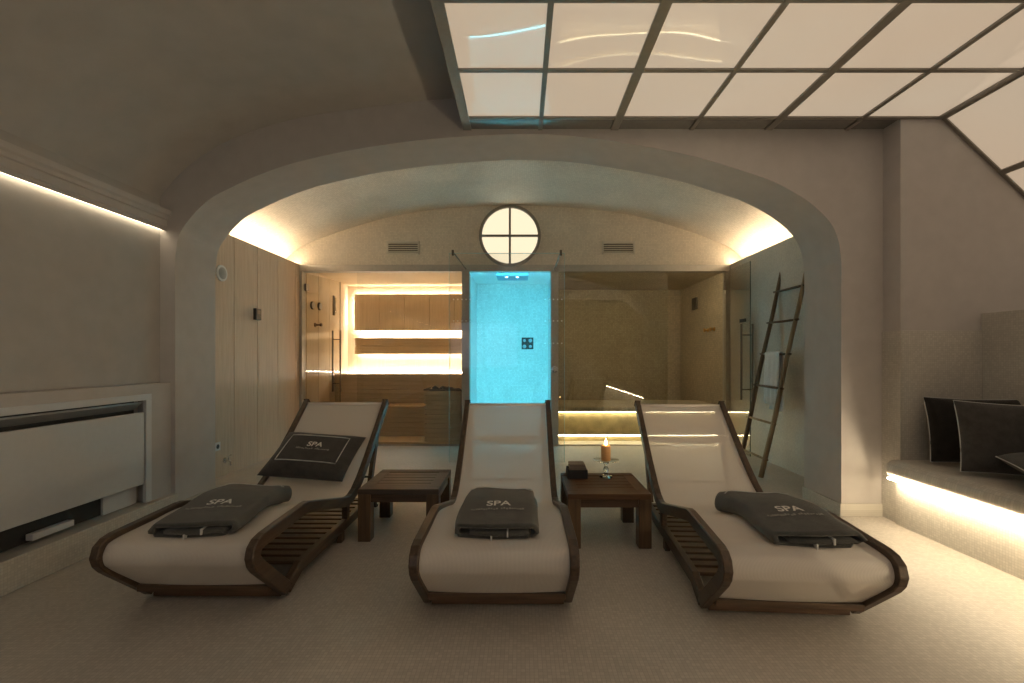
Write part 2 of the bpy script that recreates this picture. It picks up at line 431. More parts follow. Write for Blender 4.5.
# ------------------------------------------------------------------ sauna
S0, S1 = YB+.10, 7.46
b = MB(); b.box(-2.93, -2.87, S0-.02, S1, 0, 2.36)
for k in range(4):
    b.box(-2.872, -2.862, S0+.005+k*.36, S0+.355+k*.36, 0, 2.34)
struct(b.build('wall_sauna_left', MT['saunawood']))
b = MB(); b.box(-2.93, -.735, S1, S1+.06, 0, 2.36); struct(b.build('wall_sauna_back', MT['saunawood']))
struct(MB().box(-.775, -.735, YB+.12, S1, 0, 2.36).build('wall_sauna_right', MT['saunawood']))
struct(MB().box(-2.93, -.735, S0, S1, 2.34, 2.38).build('ceiling_sauna', MT['saunawood_x']))
struct(MB().box(-2.86, -.78, S0, 6.44, 0, .03).build('floor_sauna', MT['saunawood_x']))
t = thing('backlit_wall_panel', (-1.74, 7.40, 1.5), 'backlit panel of pale vertical boards on the sauna back wall', 'wall panel')
b = MB(); xs = [-2.74, -2.32, -1.91, -1.50, -1.09, -.79]
for a, c in zip(xs[:-1], xs[1:]): b.box(a+.003, c-.003, 7.385, 7.405, 1.60, 2.20, .002)
b.box(-2.735, -.795, 7.405, 7.410, 1.605, 2.195); b.build('boards', MT['saunawood'], t)
b = MB(); b.box(-2.70, -.79, 7.42, 7.44, 2.165, 2.18); b.box(-2.715, -2.70, 7.42, 7.44, 1.62, 2.18); b.box(-2.70, -.79, 7.42, 7.44, 1.62, 1.635)
b.build('led_strip', LED['sauna'], t)
o = MB().box(-2.80, -.85, S0+.015, S0+.03, 2.318, 2.332).build('led_strip', lamp('sauna_front_fill', 240, (1, .86, .66)))  # fill light added to brighten the sauna boards from the front
tag(o, 'hidden warm fill light added behind the lintel at the front of the sauna ceiling', 'light strip')
t = thing('wooden_board', (-1.76, 7.34, 1.2), 'long horizontal wooden backrest board glowing above and below in the sauna', 'backrest')
b = MB(); b.box(-2.70, -.79, 7.30, 7.33, 1.215, 1.345, .004); b.box(-2.70, -.79, 7.30, 7.33, 1.352, 1.475, .004); b.box(-2.69, -.80, 7.325, 7.332, 1.3, 1.4); b.box(-1.8, -1.76, 7.33, 7.46, 1.33, 1.36); b.build('boards', MT['saunawood_x'], t)
b = MB(); b.box(-2.66, -.80, 7.38, 7.39, 1.44, 1.455); b.box(-2.66, -.80, 7.38, 7.39, 1.235, 1.25); b.build('led_strip', LED['sauna'], t)
# benches
t = thing('sauna_bench', (-1.8, 6.95, 0), 'upper slatted pale wood sauna bench under the backrest', 'bench', 'sauna benches')
b = MB(); z = .90
for k in range(5): b.box(-2.85, -.79, 6.88+k*.105, 6.975+k*.105, z-.025, z, .003)
b.build('seat', MT['saunawood_x'], t)
b = MB()
for k in range(6): b.box(-2.85, -.79, 6.90, 6.92, .475+k*.067, .475+k*.067+.058, .002)
b.box(-2.85, -.79, 6.93, 6.94, 0, .87); b.build('slatted_front', MT['saunaslat'], t)
b = MB(); b.box(-2.84, -.80, 7.36, 7.37, .905, .918); b.build('led_strip', LED['sauna'], t)
t = thing('sauna_bench', (-1.8, 6.5, 0), 'lower step bench of pale slats in front of the upper sauna bench', 'bench', 'sauna benches')
b = MB()
for k in range(4): b.box(-2.55, -1.30, 6.45+k*.105, 6.545+k*.105, .435, .46, .003)
b.build('seat', MT['saunawood_x'], t)
b = MB()
for k in range(6): b.box(-2.55, -1.30, 6.47, 6.49, .03+k*.067, .03+k*.067+.058, .002)
b.box(-2.55, -1.30, 6.50, 6.51, .03, .43); b.build('slatted_front', MT['saunaslat'], t)
t = thing('sauna_heater', (-1.05, 6.22, 0), 'sauna heater boxed in horizontal pale wood slats beside the shower wall', 'heater')
b = MB()
for k in range(11): b.box(-1.29, -.80, 6.0, 6.02, .035+k*.062, .035+k*.062+.052, .002)
for k in range(11): b.box(-1.29, -1.27, 6.02, 6.40, .035+k*.062, .035+k*.062+.052, .002)
b.box(-1.265, -.80, 6.03, 6.40, 0.03, .68); b.build('guard', MT['saunaslat'], t)
b = MB(); b.box(-1.30, -.80, 5.995, 6.01, .715, .735, .002); b.box(-1.30, -1.28, 6.0, 6.40, .715, .735, .002); b.build('rim', MT['darkmetal'], t)
b = MB()
for k in range(34):
    c = Vector((random.uniform(-1.22, -.85), random.uniform(6.08, 6.35), random.uniform(.68, .72)))
    r = bmesh.ops.create_icosphere(b.bm, subdivisions=1, radius=random.uniform(.035, .05))['verts']
    for v in r: v.co = c + v.co*random.uniform(.8, 1.2)
o = b.build('stones', MT['stone'], t); o['kind'] = 'stuff'
# instruments on the sauna's left wall
def inst(name, y, z, r, label, cat='gauge'):
    t = thing(name, (-2.86, y, z), label, cat)
    MB().lathe([(r, 0), (r, .012), (r*.9, .02)], (-2.862, y, z), 20, 'x').build('case', MT['darkmetal'], t, 'auto')
    MB().lathe([(r*.82, 0), (r*.82, .003)], (-2.842, y, z), 20, 'x').build('dial', MT['white'], t)
inst('thermometer', 6.16, 1.87, .055, 'round thermometer behind the glass door, nearer the hinge')
inst('hygrometer', 6.38, 1.88, .055, 'round hygrometer behind the glass door, further from the hinge')
t = thing('sand_timer', (-2.85, 6.86, 1.8), 'narrow upright sand timer on the sauna side wall', 'timer')
MB().box(-2.862, -2.842, 6.83, 6.89, 1.80, 2.10, .004).build('back_board', MT['darkmetal'], t)
MB().tube([(-2.83, 6.86, 1.83), (-2.83, 6.86, 1.90), (-2.83, 6.86, 1.95), (-2.83, 6.86, 2.0), (-2.83, 6.86, 2.07)], [.012, .014, .004, .014, .012], 10).build('glass_bulb', MT['chrome'], t, True)
t = thing('wall_hook', (-2.86, 6.2, 1.60), 'small wooden robe peg below the round gauges', 'hook')
MB().lathe([(.03, 0), (.03, .01), (.012, .015), (.012, .07), (.022, .075), (.022, .095)], (-2.862, 6.25, 1.61), 14, 'x').build('peg', MT['teak_warm_lit'], t, 'auto')

# glass front of the sauna: fixed pane + inward door
gp = thing('glass_partition', (-1.47, YB+.03, 0), 'large fixed clear glass pane across the sauna front', 'glass partition')
MB().box(-2.16, -.775, YB+.025, YB+.035, .012, 2.285).build('pane', MT['glass'], gp)
MB().box(-2.16, -.775, YB+.015, YB+.045, 0, .012).build('floor_channel', MT['steel'], gp)
def glass_door(name, hinge, ang, width, label, swing, mat):
    t = thing(name, (hinge[0], hinge[1], 0), label, 'door', rot=ang, local=True)
    o = MB().box(0, width, -.005, .005, .012, 2.27).build('pane', mat, t)
    h = width-.08; r = .012
    b = MB()
    for s in (-1, 1):
        b.tube([(h, s*.065, .66), (h, s*.065, 1.55)], r, 10)
    for z in (.78, 1.42):
        b.tube([(h, -.065, z), (h, .065, z)], .007, 8)
    b.build('handle', MT['handle'], t, 'auto')
    MB().box(width, width+.003, -.005, .005, .012, 2.27).build('glass_edge', MT['dark_edge'], t)
    for z in (.22, 2.04):
        MB().box(-.01, .045, -.018, .018, z, z+.09, .003).build('hinge', MT['steel'], t)
    return t
d = glass_door('glass_door', (-2.845, YB+.05), math.radians(75), .70, 'clear glass sauna door swung inward, with a long steel bar handle', 1, MT['glassd'])

# ------------------------------------------------------------------ shower niche
SY = 7.25
struct(MB().box(-.735, -.715, YB+.12, SY, 0, 2.34).build('wall_shower_left', MT['show_x']))
struct(MB().box(.435, .45, YB+.12, SY, 0, 2.34).build('wall_shower_right', MT['show_x']))
struct(MB().box(-.735, .45, SY, SY+.05, 0, 2.34).build('wall_shower_back', MT['show_y']))
struct(MB().box(-.735, .45, YB+.10, SY+.05, 2.34, 2.38).build('ceiling_shower', MT['show_z']))
t = thing('shower_light', (-.13, 6.6, 2.34), 'blue lit ceiling shower head plate with two bright spots', 'shower head')
MB().box(-.34, .10, 6.20, 6.60, 2.285, 2.339, .003).build('plate', plain('blue_plate', (.05, .25, .40), .3), t)
for x in (-.20, -.05):
    MB().lathe([(.02, 0), (.02, -.004)], (x, 6.30, 2.284), 14).build('spot', LED['spot'], t)
t = thing('chromatherapy_light', (-.13, 6.7, 2.28), 'cyan light line around the ceiling of the shower niche', 'light strip')
MB().box(-.66, .38, YB+.135, YB+.155, 2.315, 2.33).build('strip', LED['shower'], t)
MB().box(-.66, .38, YB+.126, YB+.134, .012, .024).build('base_fill_strip', lamp('shower_base_fill', 110, (.13, .76, .95)), t)  # low strip added to brighten the shower floor
struct(MB().box(-.672, .392, YB+.108, YB+.120, 0, .032, .002).build('trim_added_lip', MT['beam']))  # lip added to keep the low strip out of sight
struct(MB().box(-.715, .435, YB+.124, SY, 0, .006).build('floor_shower', MT['show_z']))
sm_ = lamp('shower_side', 68, (.11, .74, .95))
for xa in (-.708, .414): MB().box(xa, xa+.014, YB+.130, YB+.145, .03, 2.25).build('side_strip', sm_, t)
t = thing('shower_control', (.10, SY, 1.38), 'square dark shower control panel with small round buttons on cyan wall', 'control panel')
MB().box(.01, .20, SY-.015, SY, 1.29, 1.48, .004).build('plate', MT['black'], t)
mb_ = plain('pale_buttons', (.35, .45, .5), .3)
for i, j, rr in ((0, 0, .03), (1, 0, .024), (0, 1, .024), (1, 1, .03)):
    MB().lathe([(rr, 0), (rr, -.02), (rr*.7, -.026)], (.055+i*.095, SY-.014, 1.335+j*.095), 14, 'y').build('button', mb_, t, 'auto')
# free standing screens in front of the shower
XS0, XS1, YS = -.785, .475, 4.92
t = thing('shower_screen', (-.155, YS, 0), 'frameless clear glass shower screen with rows of dots, standing before the shower', 'glass screen')
for x0, x1 in ((XS0, -.30), (.02, XS1)):
    pass
MB().box(XS0, XS1, YS-.005, YS+.005, .01, 2.295).build('pane', MT['glass'], t)
b = MB(); b.box(XS0-.002, XS0+.001, YS-.005, YS+.005, .01, 2.295); b.box(XS1-.001, XS1+.002, YS-.005, YS+.005, .01, 2.295); b.box(XS0, XS1, YS-.005, YS+.005, 2.293, 2.297)
b.build('polished_edge', MT['glassedge'], t)
b = MB()
for xs_, zs in (([XS0+.05+.045*k for k in range(5)], (1.79, 1.555)), ([XS1-.03-.045*k for k in range(5)], (1.79, 1.555, 1.31))):
    for z in zs:
        for x in xs_:
            MB().lathe([(.0085, 0), (.0085, .002)], (x, YS-.0075, z), 8, 'y').build('dot_marking', MT['dot'], t)
for xa, xb in ((XS0+.04, -.72), (XS1-.04, .44)):
    b = MB(); b.tube([(xa, YS, 2.31), (xb, YB-.012, 2.315)], .008, 8); b.box(xa-.012, xa+.012, YS-.015, YS+.015, 2.27, 2.33, .003)
    b.build('support_rod', MT['darkmetal'], t)
t = thing('shower_valve', (.44, YB, 1.0), 'small chrome shower mixer on the pillar right of the shower', 'tap')
b = MB(); b.lathe([(.045, 0), (.045, -.012), (.02, -.016), (.02, -.06)], (.44, YB-.013, 1.0), 16, 'y'); b.tube([(.44, YB-.06, 1.0), (.40, YB-.075, 1.0)], .008, 8)
b.build('mixer', MT['chrome'], t, 'auto')

# ------------------------------------------------------------------ steam room
T1 = 7.95
struct(MB().box(.45, .50, YB+.12, T1, 0, 2.40).build('wall_steam_left', MT['tan_x']))
struct(MB().box(2.82, 2.9, YB+.08, T1, 0, 2.42).build('wall_steam_right', MT['tan_x']))
struct(MB().box(.45, 2.9, T1, T1+.08, 0, 2.42).build('wall_steam_back', MT['tan_y']))
b = MB(); b.box(.45, 2.9, YB+.15, T1, 2.35, 2.42)
struct(b.build('ceiling_steam', MT['tan_z']))
t = thing('mosaic_bench', (1.6, 6.9, 0), 'tiled steam room bench with light strips under its lip and base', 'bench')
MB().box(.50, 2.82, 6.19, 7.2, .41, .48, .015).build('seat', MT['tan_z'], t)
MB().box(.50, 2.82, 6.26, 7.2, .0, .41).build('riser', plain('onyx_riser', (.62, .50, .26), .4, var=.22, scale=9), t)
b = MB(); b.box(.52, 2.80, 6.215, 6.225, .398, .409); b.build('led_strip', LED['steam'], t)
MB().box(.50, 2.82, 6.235, 6.26, .085, .105).build('base_lip', MT['tan_z'], t)
b = MB(); b.box(.52, 2.80, 6.243, 6.253, .070, .082); b.build('led_strip', LED['steam'], t)
o = MB().box(.60, 2.55, YB+.165, YB+.18, 2.325, 2.338).build('led_strip', lamp('steam_front_fill', 46, (1, .80, .50)))  # fill light added to brighten the steam room interior
tag(o, 'hidden dim warm fill light added behind the lintel at the front of the steam room ceiling', 'light strip')
t = thing('wall_speaker', (2.82, 7.3, 1.9), 'small dark rectangular box high on the steam room side wall', 'speaker')
MB().box(2.79, 2.82, 7.18, 7.36, 1.93, 2.12, .004).build('case', MT['darkmetal'], t)
t = thing('steam_valve', (2.82, 6.65, 1.58), 'pair of small brass taps on the steam room side wall', 'tap')
for y in (6.56, 6.78):
    MB().lathe([(.03, 0), (.03, -.012), (.012, -.016), (.012, -.05), (.03, -.052), (.03, -.065)], (2.82, y, 1.57), 14, 'x').build('knob', MT['brass'], t, 'auto')
gp = thing('glass_partition', (1.2, YB+.03, 0), 'large fixed tinted glass pane across the steam room front', 'glass partition')
MB().box(.49, 1.93, YB+.025, YB+.035, .012, 2.285).build('pane', MT['glasssteam'], gp)
MB().box(.49, 1.93, YB+.015, YB+.045, 0, .012).build('floor_channel', MT['steel'], gp)
d = glass_door('glass_door', (2.655, YB-.02), math.radians(-90.5), .68, 'clear glass steam room door standing open along the right wall', 1, MT['glassd'])
t = thing('door_sign', (2.60, 5.3, 1.45), 'small dark plate fixed on the open steam room door', 'sign')
MB().box(2.630, 2.642, 5.28, 5.42, 1.575, 1.615, .002).build('plate', MT['black'], t)

# ------------------------------------------------------------------ lunette window and vents
t = struct(bpy.data.objects.new('window_1', None)); COL.objects.link(t); t.location = (-.145, YB, 2.745)
c = (-.145, YB, 2.745)
b = MB(); n = 48
R0, R1 = .365, .403
rings = []
for (r, y) in ((R0, 0), (R0, -.045), (R1, -.045), (R1, 0)):
    rings.append([b.bm.verts.new((c[0]+r*math.cos(2*PI*k/n), YB+y, c[2]+r*math.sin(2*PI*k/n))) for k in range(n)])
for i in range(4):
    for k in range(n): b.bm.faces.new((rings[i][k], rings[i][(k+1) % n], rings[(i+1) % 4][(k+1) % n], rings[(i+1) % 4][k]))
b.build('window_frame', MT['frame'], t, 'auto')
b = MB(); b.box(c[0]-R0, c[0]+R0, YB-.038, YB-.012, c[2]-.014, c[2]+.014); b.box(c[0]-.014, c[0]+.014, YB-.04, YB-.013, c[2]-R0, c[2]+R0)
b.build('glazing_bar', MT['frame'], t)
MB().lathe([(R0+.002, 0), (R0+.002, -.008)], (c[0], YB-.002, c[2]), 48, 'y').build('pane', LED['round'], t)
for cx, lb in ((-1.545, 'louvred metal vent left of the round window'), (1.275, 'louvred metal vent right of the round window')):
    t = thing('air_vent', (cx, YB, 2.53), lb, 'vent', 'lunette vents')
    b = MB(); w, h = .215, .085; zc = 2.595
    for q in ((cx-w, cx+w, zc+h-.022, zc+h), (cx-w, cx+w, zc-h, zc-h+.022), (cx-w, cx-w+.022, zc-h, zc+h), (cx+w-.022, cx+w, zc-h, zc+h)):
        b.box(q[0], q[1], YB-.012, YB, q[2], q[3])
    b.build('vent_frame', MT['ventm'], t)
    b = MB()
    for k in range(5):
        z = zc-h+.034+k*.0265
        b.prism([(YB-.010, z-.008), (YB-.001, z+.006), (YB-.001, z+.009), (YB-.010, z-.005)], 'x', cx-w+.02, cx+w-.02)
    b.build('louvre', MT['ventm'], t)
    MB().box(cx-w+.02, cx+w-.02, YB-.001, YB, zc-h+.02, zc+h-.02).build('backing', MT['darkmetal'], t)

# fittings on the oak wall
t = thing('wall_speaker', (xl, 4.35, 1.97), 'round white speaker high on the oak panelled wall', 'speaker')
MB().lathe([(.078, 0), (.078, .012), (.06, .016)], (xl, 4.35, 1.97), 28, 'x').build('rim', MT['white'], t, 'auto')
MB().lathe([(.058, 0), (.05, .004)], (xl+.0165, 4.35, 1.97), 24, 'x').build('grille', MT['grey'], t, 'auto')
t = thing('control_box', (xl, 4.92, 1.57), 'small black control box on the oak panelled wall', 'switch')
MB().box(xl, xl+.035, 4.87, 4.97, 1.565, 1.69, .006).build('case', MT['black'], t)
MB().box(xl+.0355, xl+.037, 4.89, 4.95, 1.63, 1.67).build('display', MT['darkmetal'], t)
t = thing('wall_socket', (xl, 4.29, .30), 'square white socket low on the oak wall', 'socket')
MB().box(xl, xl+.010, 4.25, 4.33, .265, .345, .003).build('plate', MT['white'], t)
MB().lathe([(.022, 0), (.018, .001)], (xl+.0105, 4.29, .305), 18, 'x').build('outlet', MT['rubber'], t)
t = thing('wall_tap', (xl, 4.40, .14), 'small chrome tap near the floor of the oak wall', 'tap')
b = MB(); b.lathe([(.028, 0), (.028, .008), (.012, .012), (.012, .05)], (xl, 4.40, .15), 16, 'x'); b.tube([(xl+.045, 4.40, .15), (xl+.06, 4.40, .14), (xl+.065, 4.40, .10)], .01, 10)
b.build('spout', MT['chrome'], t, 'auto')
MB().tube([(xl+.04, 4.40, .16), (xl+.04, 4.40, .19), (xl+.04, 4.44, .195)], .006, 8).build('handle', MT['chrome'], t, True)

# ------------------------------------------------------------------ convector
t = thing('convector_heater', (-2.58, 1.6, .17), 'long white metal wall convector recessed under the left ledge', 'radiator')
b = MB()
b.box(-2.56, -2.535, -.5, 3.09, .865, .905, .002); b.box(-2.56, -2.535, 3.045, 3.09, .17, .865, .002)
b.build('frame', MT['white'], t)
b = MB(); b.box(-2.565, -2.540, -.48, 3.035, .30, .785, .004); b.build('front_panel', MT['white'], t)
b = MB(); b.prism([(-2.62, .80), (-2.56, .845), (-2.56, .855), (-2.62, .81)], 'y', -.48, 3.04); b.build('louvre', MT['grey'], t)
b = MB(); b.box(-2.628, -2.62, -.48, 3.045, .17, .86); b.build('backing', MT['rubber'], t)
b = MB(); b.box(-2.60, -2.56, 2.36, 2.58, .19, .225, .004); b.build('pipe_cover', MT['white'], t); MB().box(-2.615, -2.60, 2.80, 3.04, .17, .29).build('side_bracket', MT['white'], t)

# ------------------------------------------------------------------ backlit ceiling
t = thing('illuminated_ceiling', (1.2, 1.2, ZP), 'large flat backlit ceiling of glowing cream panels in a dark metal grid', 'ceiling light')
cols = [(-.39, .06), (.14, .03), (.68, .055), (1.24, .03), (1.80, .055), (2.37, .03), (2.91, .05)]
rows = [3.12-.515*k for k in range(9)]
b = MB()
for x, w in cols: b.box(x-w/2, x+w/2, rows[-1]-.02, 3.278, ZP-.012, ZP+.04)
for y in rows: b.box(-.42, 2.935, y-.015, y+.015, ZP-.010, ZP+.04)
b.build('frame', MT['frame'], t)
for (xa, wa), (xb, wb) in zip(cols[:-1], cols[1:]):
    for ya, yb in zip(rows[1:], rows[:-1]):
        MB().box(xa+wa/2, xb-wb/2, ya+.015, yb-.015, ZP, ZP+.012).build('light_panel', MT['panel'], t)
b = MB()
for (xa, wa), (xb, wb) in zip(cols[:-1], cols[1:]): b.box(xa+wa/2, min(xb-wb/2, 2.64) if xb > 2.6 else xb-wb/2, 3.14, 3.278, ZP-.002, ZP+.01)
b.build('edge_strip', plain('edge_strip', (.30, .29, .27), .25, .5), t)
MB().box(-.42, 2.935, rows[-1]-.02, 3.278, ZP+.042, ZP+.06).build('housing', MT['frame'], t)
# slanted part
t = thing('slanted_illuminated_ceiling', (3.4, 1.2, 2.3), 'slanted backlit glazing of cream panels sloping down to the right', 'ceiling light')
sl = math.atan(.95); dx, dz = math.cos(sl), -math.sin(sl)
def slab(l0, l1, y0, y1, h0, h1, bb):
    def P(l, h): return (2.925+dx*l - dz*h*1., ZP+dz*l + dx*h)
    bb.prism([P(l0, h0), P(l1, h0), P(l1, h1), P(l0, h1)], 'y', y0, y1)
b = MB()
ls = [0, .555, 1.11, 1.665]
for l in ls: slab(l-.02, l+.02, rows[-1], 3.125, -.012, .04, b)
for y in [3.115]+rows[1:]: slab(.02, 1.66, y-.012, y+.010, -.010, .04, b)
b.build('frame', MT['frame'], t)
for la, lb in zip(ls[:-1], ls[1:]):
    for ya, yb in zip(rows[1:], [3.115]+rows[1:-1]):
        bb = MB(); slab(la+.02, lb-.02, ya+.012, yb-.012, 0, .012, bb); bb.build('light_panel', MT['panel'], t)

# ------------------------------------------------------------------ mosaic seat in the alcove
struct(MB().box(2.632, 3.20, 3.118, 3.13, .40, 1.34, .003).build('trim_backsplash', MT['mos_y']))
struct(MB().box(2.628, 2.640, 3.118, YW, 0, 1.34, .002).build('trim_splash_return', MT['mos_x']))
struct(MB().box(3.20, 4.5, -2.4, 3.13, 0, 1.46, .004).build('wall_parapet', MT['mos_x']))
t = thing('mosaic_bench', (2.9, 1.2, 0), 'long built-in mosaic bench with glowing strip under its rounded edge, right side', 'bench')
prof = [(3.195, .44), (2.60, .445)] + [(2.585+.06*math.cos(a)-.0, .385+.06*math.sin(a)) for a in [PI/2+.2+k*(PI-.2)/7 for k in range(8)]] + [(2.60, .322), (3.195, .322)]
MB().prism(prof, 'y', -2.4, 3.118).build('seat', MT['mos_z'], t, 'auto')
MB().box(2.60, 3.195, -2.4, 3.118, 0, .322).build('riser', MT['mos_x'], t)
MB().box(2.536, 2.549, -2.3, 3.115, .314, .326).build('led_strip', LED['bench'], t)

# ------------------------------------------------------------------ cushions
def cushion_bm(w, h, th, n=18, pinch=.05):
    top = []; bot = []
    b = MB()
    def P(u, v, s):
        x = u*w/2*(1-pinch*(1-v*v)); y = v*h/2*(1-pinch*(1-u*u))
        k = max(0, (1-u**4))*max(0, (1-v**4))
        return Vector((x, s*th/2*k**.55, y))
    U = [-1+2*i/n for i in range(n+1)]
    U = [math.sin(u*PI/2) for u in U]
    for s in (-1, 1):
        b.grid([[P(u, v, s) for u in U] for v in U])
    bmesh.ops.remove_doubles(b.bm, verts=b.bm.verts, dist=.0008)
    return b
def cushion(name, w, h, th, M, label, mat, pipe=True, text=False, pipe_sides=None):
    loc = M.translation.copy()
    t = thing(name, loc, label, 'cushion')
    t.rotation_mode = 'QUATERNION'; t.rotation_quaternion = M.to_quaternion(); t['_local'] = 1
    b = cushion_bm(w, h, th); b.build('cover', mat, t, True)
    if pipe:
        pts = []
        for k in range(4):
            for i in range(12):
                q = -1+2*i/12
                u, v = [(q, -1), (1, q), (-q, 1), (-1, -q)][k]
                pts.append(Vector((u*w/2*(1-.05*(1-v*v)), 0, v*h/2*(1-.05*(1-u*u)))))
        pts.append(pts[0])
        MB().tube(pts, .003, 6, False).build('piping', MT['piping'], t, True)
    return t
def face_matrix(o, xdir, zdir):
    x = Vector(xdir).normalized(); z = Vector(zdir); z = (z-x*z.dot(x)).normalized(); y = z.cross(x)
    m = Matrix((x, y, z)).transposed().to_4x4(); m.translation = Vector(o); return m
cushion('cushion', .54, .43, .13, face_matrix((2.965, 2.93, .675), (.95, -.25, -.01), (.05, .20, 1)), 'black cushion with pale piping leaning against the mosaic backsplash', MT['cush_blk'])
cushion('cushion', .56, .43, .15, face_matrix((2.925, 2.66, .668), (.95, -.30, -.04), (.08, .24, 1)), 'charcoal cushion with pale piping in front of the black one', MT['cush_gry'])
cushion('cushion', .46, .44, .12, face_matrix((2.84, 2.30, .575), (-.45, -.89, -.07), (.87, -.44, .05)), 'dark cushion lying almost flat, cut by the frame edge and nearest on the bench', MT['cush_gry'])

# ------------------------------------------------------------------ loungers
SP = catmull([(-.055, .105), (-.20, .235), (-.238, .285), (-.232, .335), (-.185, .362), (.0, .370), (.20, .375), (.45, .318), (.70, .252), (.84, .250), (1.0, .318), (1.2, .462), (1.4, .632), (1.575, .782)], 6)
def sling_z(s):
    up = [p for p in SP if p[1] > .2][14:]
    pts = [p for i, p in enumerate(SP) if i > 22]
    for a, c in zip(pts[:-1], pts[1:]):
        if a[0] <= s <= c[0]: return a[1]+(c[1]-a[1])*(s-a[0])/max(1e-6, c[0]-a[0])
    return pts[0][1] if s < pts[0][0] else pts[-1][1]
def make_lounger():
    t = thing('sun_lounger', (0, 0, 0), 'x', 'sun lounger', local=True)
    up = [(.035, .038), (-.17, .225), (-.205, .258), (-.226, .285), (-.234, .310), (-.226, .335), (-.205, .350), (-.17, .357), (.19, .370), (.23, .367), (.27, .356), (.73, .232), (.78, .224), (.83, .226), (.90, .246), (1.0, .302), (1.15, .412), (1.38, .598), (1.60, .785)]
    lo = [(.030, .040), (.15, .092), (1.29, .092)]
    for s in (-1, 1):
        b = MB(); x0, x1 = sorted((s*.307, s*.345))
        b.stroke(up, .060, 'x', x0, x1); b.stroke(lo, .062, 'x', x0+.001, x1-.001)
        b.stroke([(.155, .10), (.05, .05)], .03, 'x', x0+.003, x1-.003)
        b.box(x0+.002, x1-.002, .735, .785, .10, .225)
        es = [e for e in b.bm.edges if abs(e.calc_face_angle(0)) > .6]
        bmesh.ops.bevel(b.bm, geom=es, offset=.004, segments=1, affect='EDGES')
        b.build('side_frame', MT['teak'], t)
    # sling
    rows_ = []
    for (s, z) in SP:
        r = []
        for i in range(13):
            u = -1+2*i/12
            sag = .012*(1-u*u) if s > -.1 else 0
            r.append((u*.306, s, z-sag))
        rows_.append(r)
    o = MB().grid(rows_).build('sling', MT['sling'], t, True)
    # doubled pocket at the head end
    pk = [p for p in SP if p[0] > 1.27]
    rows_ = [[(u*.30, s+.008, z-.018-.012*(1-u*u)) for u in (-1, -.6, -.2, .2, .6, 1)] for s, z in pk]
    MB().grid(rows_).build('head_pocket', MT['sling'], t, True)
    hb = [p for p in SP if 1.28 < p[0] < 1.36]
    MB().grid([[(u*.29, s+.004, z-.008-.012*(1-u*u)) for u in (-1, -.6, -.2, .2, .6, 1)] for s, z in hb]).build('pocket_hem', MT['hem'], t, True)
    b = MB(); b.tube([(-.307, 1.575, .772), (.307, 1.575, .772)], .012, 10); b.build('head_bar', MT['hem'], t, True)
    b = MB(); b.box(-.307, .307, .018, .046, .006, .058, .003); b.build('front_board', MT['teak_x'], t)
    b = MB(); b.box(-.307, .307, -.075, -.05, .075, .105, .003); b.build('sling_bar', MT['teak_x'], t)
    b = MB(); s = .16
    while s < 1.22:
        b.box(-.308, .308, s, s+.052, .095, .113, .002); s += .076
    b.build('shelf_slats', MT['teak_x'], t)
    for s in (-1, 1):
        b = MB(); x0, x1 = sorted((s*.272, s*.302)); b.stroke([(1.565, .735), (1.29, .09)], .045, 'x', x0, x1); b.build('rear_leg', MT['teak_z'], t)
        b = MB(); b.lathe([(.014, -.018), (.042, -.018), (.045, -.012), (.045, .012), (.042, .018), (.014, .018)], (s*.325, 1.335, .045), 20, 'x')
        wl = b.build('wheel', MT['rubber'], t, 'auto')
        MB().lathe([(.022, -.021), (.022, .021)], (s*.325, 1.335, .045), 16, 'x').build('hub', MT['chrome'], wl, 'auto')
        MB().box(s*.326-.016, s*.326+.016, .655, .705, 0, .06, .004).build('foot', MT['teak_z'], t)
    b = MB(); b.tube([(-.34, 1.335, .045), (.34, 1.335, .045)], .007, 8); b.tube([(-.30, 1.33, .235), (.30, 1.33, .235)], .008, 8); b.build('rear_bar', MT['darkmetal'], t, 'auto')
    return t
LG = {'left': ((-1.46, 2.14), math.radians(-.4)), 'middle': ((-.108, 2.07), 0.0), 'right': ((1.155, 2.0), math.radians(-3.8))}
labels = {'left': 'teak and cream sling sun lounger with a charcoal pillow and towel, nearest the convector',
          'middle': 'teak and cream sling sun lounger between the two low tables, facing the cyan shower',
          'right': 'teak and cream sling sun lounger nearest the glowing mosaic bench'}
proto = make_lounger()
for i, k in enumerate(('left', 'middle', 'right')):
    o = proto if i == 0 else copy_tree(proto)
    (x, y), a = LG[k]; o.location = (x, y, 0); o.rotation_euler = (0, 0, a)
    o['label'] = labels[k]; o['group'] = 'sun loungers in a row'

